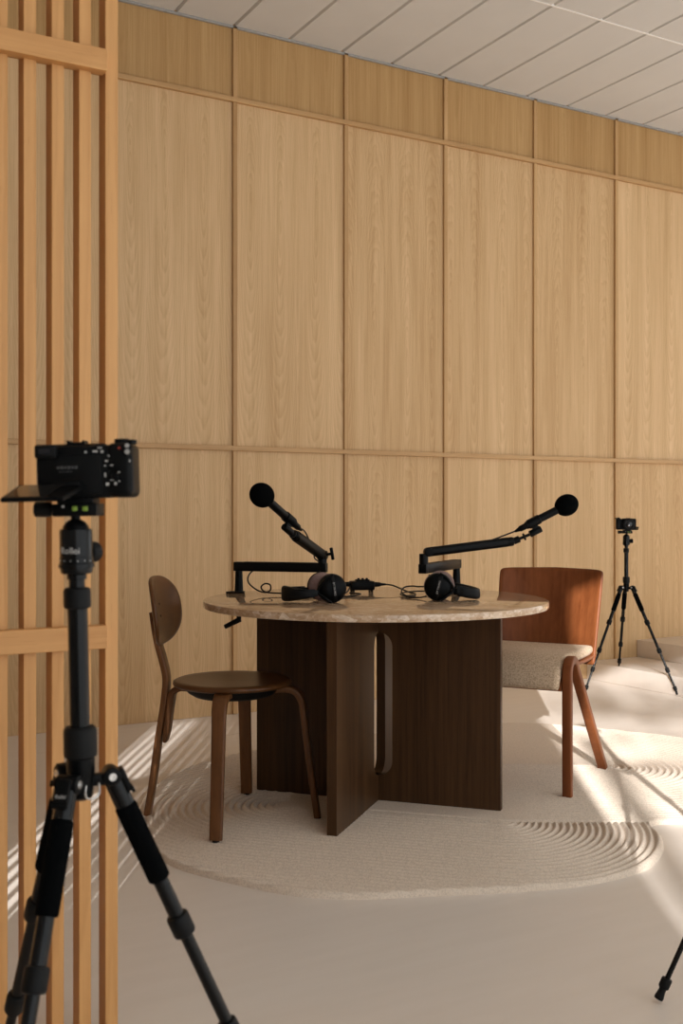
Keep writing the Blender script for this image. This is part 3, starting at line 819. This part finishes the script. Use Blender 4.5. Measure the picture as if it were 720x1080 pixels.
def microphone(label, tail, head, ballr, arm_tip, arm, base):
    """tail: back of the plug, head: centre of the foam windscreen"""
    c = thing('microphone', label, 'microphone', cw(head[0], head[1], head[2]), -TH, 'black microphones with foam windscreens')
    Hd = V(0, 0, 0); T = V(tail[0]-head[0], tail[1]-head[1], tail[2]-head[2]); d = -T.normalized(); L = T.length
    b = B(); spin(b, T+d*.045, d, [(.0115, 0), (.0140, .002), (.0145, .010), (.0145, L-.085), (.0152, L-.08), (.0152, L-.05), (.010, L-.045)], 26); obj('body', b, M['black'], c)
    b = B(); spin(b, T, d, [(.0035, 0), (.0050, .004), (.0080, .018), (.0110, .022), (.0112, .046), (.0095, .048)], 20); obj('plug', b, M['plastic'], c)
    b = B(); pr = []
    for k in range(0, 25):
        a = PI*k/24; r = ballr*math.sin(a); t_ = -math.cos(a)*ballr*1.12
        pr.append((max(r, .010 if k < 6 else 0)*(1.0), t_))
    spin(b, Hd+d*.002, d, pr, 32); obj('windscreen', b, M['foam'], c, angle=80)
    # clip: part of the arm
    tip = V(arm_tip[0]-base[0], arm_tip[1]-base[1], arm_tip[2]-TOP)
    off = V(head[0]-base[0], head[1]-base[1], head[2]-TOP)
    side = d.cross(V(0, 0, 1)).normalized(); dnn = side.cross(d); dnn = -dnn if dnn.z > 0 else dnn
    mid = off + T + d*(.045+.020)
    b = B(); spin(b, mid-d*.010, d, [(.0150, 0), (.0175, .001), (.0175, .046), (.0150, .047)], 24, cap=True); 
    low = mid + d*.008 + dnn*.034
    box(b, (.014, .024, .032), mid + d*.009 + dnn*.021, .002, Matrix((side, d, dnn)).transposed())
    clip = obj('microphone_clip', b, M['plastic'], arm)
    b = B(); rod(b, low-d*.028, low+d*.018, .0125, bev=.002, n=18); 
    j = low - d*.030
    rod(b, tip, j, .0055, n=12)
    v = (j-tip); vn = v.normalized(); 
    spin(b, tip+vn*max(.3*v.length, .004)-vn*.002, vn, [(.012, 0), (.0125, .001), (.0125, .004), (.012, .005)], 18)
    spin(b, tip+vn*.62*v.length, vn, [(.013, 0), (.0135, .001), (.0135, .0045), (.013, .0055)], 18)
    spin(b, tip-vn*.004, vn, [(.006, 0), (.0125, .004), (.0125, .020), (.007, .025)], 18)
    obj('swivel', b, M['black'], clip)
    return c
b1 = (-.385, 4.07)
arm1, tp1, u1 = boom_arm('black microphone arm clamped at the left edge of the table, reaching up left', (b1[0], b1[1], TOP), (-.070, 3.975, .822), (-.070, 3.975, .868), (-.158, 3.77, .942), (1, -.1, .15), (-.75, .66))
microphone('black microphone with round foam windscreen on the left arm', (-.137, 3.715, .963), (-.259, 3.545, 1.080), .0400, tp1+u1*.026, arm1, b1)
b2 = (.452, 4.26)
arm2, tp2, u2 = boom_arm('black microphone arm clamped behind the right headphones, reaching up right', (b2[0], b2[1], TOP), (.296, 3.90, .822), (.312, 3.90, .882), (.600, 3.93, .917), None, (.55, .83))
microphone('black microphone with round foam windscreen on the right arm', (.628, 3.93, .955), (.816, 3.94, 1.050), .0395, tp2+u2*.026, arm2, b2)

# ------------------------------------------------------------------ headphones
def headphones(label, x, z, yaw, s):
    """s=-1: band to the left, s=+1: band to the right; near cup faces local -y"""
    c = thing('headphones', label, 'headphones', cw(x, z, TOP), -TH+yaw, 'black studio headphones on the table')
    R_ = .0475; zc = .0485
    for k, (yy, dr) in enumerate(((0, -1), (.125, 1))):
        P = V(0 if k == 0 else s*.012, yy, zc); D = V(0, dr, 0)
        b = B(); spin(b, P-D*.006, D, [(.030, 0), (R_, .001), (R_+.0005, .006), (R_-.0005, .011), (R_-.004, .017), (R_-.013, .024), (.022, .028), (.0001, .0295)], 48)
        cup = obj('ear_cup', b, M['plastic'], c, angle=50)
        b = B(); pr = []
        for q in range(13):
            a = PI*q/12; pr.append((R_-.011+.0115*math.sin(a)+.001, -.016+.011*-math.cos(a)))
        pr = [(.022, -.026)]+pr+[(.022, -.004)]
        spin(b, P-D*.006, D, pr, 48); obj('ear_pad', b, M['velour'], cup, angle=70)
        b = B(); spin(b, P-D*.008, D, [(R_-.001, 0), (R_+.0016, .0006), (R_+.0016, .0028), (R_-.001, .0032)], 48); obj('cup_ring', b, M['silver'] if s > 0 else M['plastic'], cup)
        # raised rib across the shell
        tip_ = math.radians(8 if s < 0 else -14)
        ax = V(math.sin(tip_)*-1, 0, math.cos(tip_)); ax = V(ax.x, 0, ax.z)
        pts = []
        for q in range(-6, 7):
            r = q/6*(R_-.003); f = abs(r)/R_
            hh = .0295-.0016 if f < .3 else .0295-.0016-.017*((f-.3)/.7)**2.2
            pts.append(P + ax*r + D*(hh-.004))
        b = B(); strip(b, pts, ax.cross(D), .013, .006, .3); obj('cup_rib', b, M['rubber'], cup)
        if k == 0:
            right = V(math.cos(tip_), 0, math.sin(tip_))
            def pl(v):
                r = v.x; f = abs(r)/R_
                hh = .0295 if f < .3 else .0295-.017*((f-.3)/.7)**2.2
                return P + ax*(-r)*(-1 if s > 0 else 1) + right*v.y*(-1 if s > 0 else 1)*(1) + D*(hh-.0018+v.z)
            lettering('cup_lettering', 'DT 770 PRO', .0085, M['grey_print'], cup, pl)
    # yokes
    hb = .034
    for k, yy in enumerate((-.006, .131)):
        pts = crom([V(s*.005, yy+(-.016 if k == 0 else .016), zc+.048), V(s*.030, yy+(-.012 if k == 0 else .012), zc+.030), V(s*.052, yy, hb+.006), V(s*.030, yy+(-.012 if k == 0 else .012), zc-.030), V(s*.008, yy+(-.014 if k == 0 else .014), zc-.045)], 6)
        b = B(); tube(b, pts, .0042, 10); yk = obj('yoke', b, M['black'], c)
        b = B(); box(b, (.030, .008, .022), (s*.066, yy+(.0 if k else .0), hb), .002); obj('slider', b, M['black'], yk)
        b = B(); rod(b, (s*.070, yy-.004 if k == 0 else yy+.004, hb+.004), (s*.070, yy-.0055 if k == 0 else yy+.0055, hb+.004), .0026, n=12); obj('rivet', b, M['grey_print'], yk)
    pts = []
    for q in range(0, 25):
        a = PI*q/24
        pts.append(V(s*(.064+(.085 if s < 0 else .072)*math.sin(a)**.8), .0625-.072*math.cos(a), hb-.004+(.006-.016*math.sin(a) if s > 0 else 0)))
    b = B(); strip(b, pts, (0, 0, 1), (lambda t: .040-.006*math.sin(PI*t)) if s > 0 else (lambda t: .026+.026*math.sin(PI*t)**1.5), .023, .5, 8, endround=3); obj('headband_pad', b, M['rubber'], c, angle=70)
    b = B(); pts2 = [V(p.x+s*.008*math.sin(PI*i_/24), p.y+(.0625-p.y)*-.08, p.z+.004) for i_, p in enumerate(pts)]
    strip(b, pts2, (0, 0, 1), .028, .004, .3); obj('headband', b, M['black'], c)
    return c
headphones('black headphones with mauve pads at the left on the table, band to the left', -.030, 3.62, math.radians(14), -1)
headphones('black headphones at the right on the table, band to the right', .330, 3.70, math.radians(-3), 1)

# ------------------------------------------------------------------ recorder box and cables
rc = thing('audio_recorder', 'small black recorder box on the table behind the left headphones', 'recorder', cw(.078, 4.18, TOP), -TH+math.radians(10))
b = B(); box(b, (.092, .060, .034), (0, 0, .021), .004); obj('body', b, M['plastic'], rc)
b = B(); box(b, (.05, .045, .007), (.002, 0, .041), .002)
obj('top_panel', b, M['black'], rc)
b = B()
for k in range(3): rod(b, (-.014+.016*k, -.008, .043), (-.014+.016*k, -.008, .050), .005, bev=.001, n=16)
obj('dial', b, M['rubber'], rc)
b = B()
for (sx, sy) in ((-1, -1), (1, -1), (-1, 1), (1, 1)): rod(b, (sx*.036, sy*.022, 0), (sx*.036, sy*.022, .005), .005, n=12)
obj('rubber_foot', b, M['rubber'], rc)
b = B(); spin(b, (.044, 0, .024), (1, 0, 0), [(.008, 0), (.009, .002), (.0095, .014), (.0085, .026), (.0055, .034), (.004, .05)], 18); obj('plug', b, M['rubber'], rc)
b = B(); spin(b, (-.044, 0, .026), (-1, 0, 0), [(.008, 0), (.009, .002), (.0095, .014), (.0085, .026), (.0055, .034), (.004, .042)], 18); obj('plug', b, M['rubber'], rc)

def cable(label, pts, r=.0032, k=10):
    b = B(); c0 = cw(pts[0][0], pts[0][1], 0)
    P = [cw(p[0], p[1], max(p[2], TOP+r+.0003) if p[2] < .76 else p[2])-c0 for p in pts]
    tube(b, crom(P, k), r, 8); o = obj('cable', b, M['cable'], None, c0, angle=80)
    tag(o, label, 'cable', 'black cables on the table')
T0 = TOP
cable('black cable hanging in a loop below the left arm and coiling towards the headphones',
      [(-.325, 4.045, .812), (-.345, 4.03, .79), (-.345, 4.02, .765), (-.318, 4.0, .742), (-.285, 3.985, .7305), (-.262, 3.98, .738), (-.262, 3.98, .758), (-.282, 3.99, .762), (-.296, 3.995, .748), (-.278, 3.99, .731), (-.22, 3.97, .728),
       (-.12, 3.96, .7255), (-.05, 3.97, .7255), (.01, 4.0, .7255), (.03, 4.13, .735), (.032, 4.172, .746)], .0030)
cable('black cable lying in a long bend behind the left headphones', [(-.066, 3.93, .80), (-.085, 3.92, .77), (-.105, 3.90, .745), (-.165, 3.90, .742), (-.200, 3.88, .738), (-.195, 3.84, .7255), (-.14, 3.82, .7255), (-.06, 3.82, .7255), (0.0, 3.84, .7255), (.045, 3.90, .7255), (.07, 3.98, .7255), (.03, 4.03, .7255)], .0028)
cable('black cable running from the recorder plug to the coil by the right arm', [(.172, 4.195, .746), (.20, 4.18, .742), (.235, 4.12, .73), (.255, 4.05, .7255), (.27, 3.98, .7255), (.262, 3.90, .7255), (.235, 3.87, .7255), (.218, 3.93, .735), (.232, 4.0, .748), (.262, 4.01, .752), (.285, 3.98, .752), (.31, 3.94, .76), (.318, 3.925, .80)], .0030)
cable('black cable curling left out of the right headphones', [(.292, 3.745, .735), (.27, 3.79, .7265), (.235, 3.82, .7255), (.222, 3.88, .7255), (.215, 3.96, .7265), (.235, 4.03, .7275), (.275, 4.06, .7285), (.33, 4.06, .729), (.36, 4.0, .7275)], .0026)
cable('thin black cable from the right arm up to its microphone', [(.545, 3.925, .925), (.570, 3.925, .934), (.600, 3.93, .945), (.630, 3.93, .9565)], .0028)
cable('thin black cable along the left arm up to its microphone', [(-.082, 3.955, .845), (-.098, 3.93, .86), (-.10, 3.91, .885), (-.125, 3.80, .952), (-.138, 3.725, .968), (-.1375, 3.716, .9635)], .0026)

# ------------------------------------------------------------------ unseen tree added outside the big window to dapple the sun
SUN = V(.5418, .8423, -.3475)
tr = thing('dapple_tree', 'unseen leafy tree added behind the camera to dapple the sun', 'tree', (-4.6, -8.0, 0))
rt = random.Random(5)
M['leaf'] = plain('leaf_green', (.05, .12, .03), .6); M['bark'] = plain('bark', (.12, .09, .06), .8)
def back(x, z, yy):
    w_ = cw(x, z); t_ = (w_.y-yy)/SUN.y; return w_ - SUN*t_ - V(-4.6, -8.0, 0)
b = B()
def leaf(p, sz):
    n_ = Vector((rt.gauss(0, 1), rt.gauss(0, 1), rt.gauss(0, 1))).normalized(); a_, c_ = basis(n_)
    q = [p+a_*sz, p+c_*sz*.45+n_*sz*.08, p-a_*sz, p-c_*sz*.45+n_*sz*.08]
    b.faces.new([b.verts.new(v) for v in q])
def cloud(n_, xr, zr_, sz=.055):
    for _ in range(n_): leaf(back(rt.uniform(*xr), rt.uniform(*zr_), -8.0+rt.uniform(-.6, .6)), sz*rt.uniform(.7, 1.3))
cloud(330, (1.25, 2.6), (5.35, 6.15)); cloud(25, (.5, 1.25), (5.35, 6.15)); cloud(150, (1.3, 2.6), (6.1, 7.4)); cloud(210, (.45, .85), (2.4, 5.6)); cloud(160, (1.0, 2.4), (3.3, 5.2), .05); cloud(120, (1.25, 2.4), (2.9, 3.5), .05)  # leaves set along the sun's rays to dim chosen floor areas
cloud(500, (-.6, .5), (3, 7))
obj('foliage', b, M['leaf'], tr)
b = B(); tube(b, crom([V(0, 0, 0), V(.1, 0, 1.2), V(.0, .1, 2.4), V(.3, 0, 3.6), V(.5, .1, 4.8)], 6), lambda t: .13-.08*t, 10); obj('trunk', b, M['bark'], tr)

# ------------------------------------------------------------------ light
w = bpy.data.worlds.new('World'); scene.world = w; w.use_nodes = True
bg = w.node_tree.nodes['Background']; bg.inputs[0].default_value = (.93, .965, .985, 1); bg.inputs[1].default_value = 2.08
sd_ = V(.5418, .8423, -.3475)
sl = bpy.data.lights.new('sun', 'SUN'); sl.energy = 8.5; sl.angle = math.radians(.53); sl.color = (1, .985, .97)
so = bpy.data.objects.new('sun', sl); col.objects.link(so); so.rotation_euler = sd_.to_track_quat('-Z', 'Y').to_euler()
so.location = (0, -8, 6)

# ------------------------------------------------------------------ camera
cd_ = bpy.data.cameras.new('photo_camera'); cd_.sensor_fit = 'VERTICAL'; cd_.sensor_height = 36; cd_.lens = 36*1143/1080
cd_.dof.use_dof = True; cd_.dof.focus_distance = 3.9; cd_.dof.aperture_fstop = 8.5
cam = bpy.data.objects.new('photo_camera', cd_); col.objects.link(cam)
cam.location = (0, 0, H); cam.rotation_euler = (PI/2, 0, -TH)
cd_.clip_start = .05; cd_.clip_end = 200
scene.camera = cam
scene.view_settings.view_transform = 'Standard'; scene.view_settings.look = 'None'; scene.view_settings.gamma = 1
scene.view_settings.use_curve_mapping = False
scene.view_settings.exposure = 0.0
scene.cycles.use_denoising = True
scene.cycles.max_bounces = 8; scene.cycles.diffuse_bounces = 5; scene.cycles.glossy_bounces = 3
scene.cycles.caustics_reflective = False; scene.cycles.caustics_refractive = False
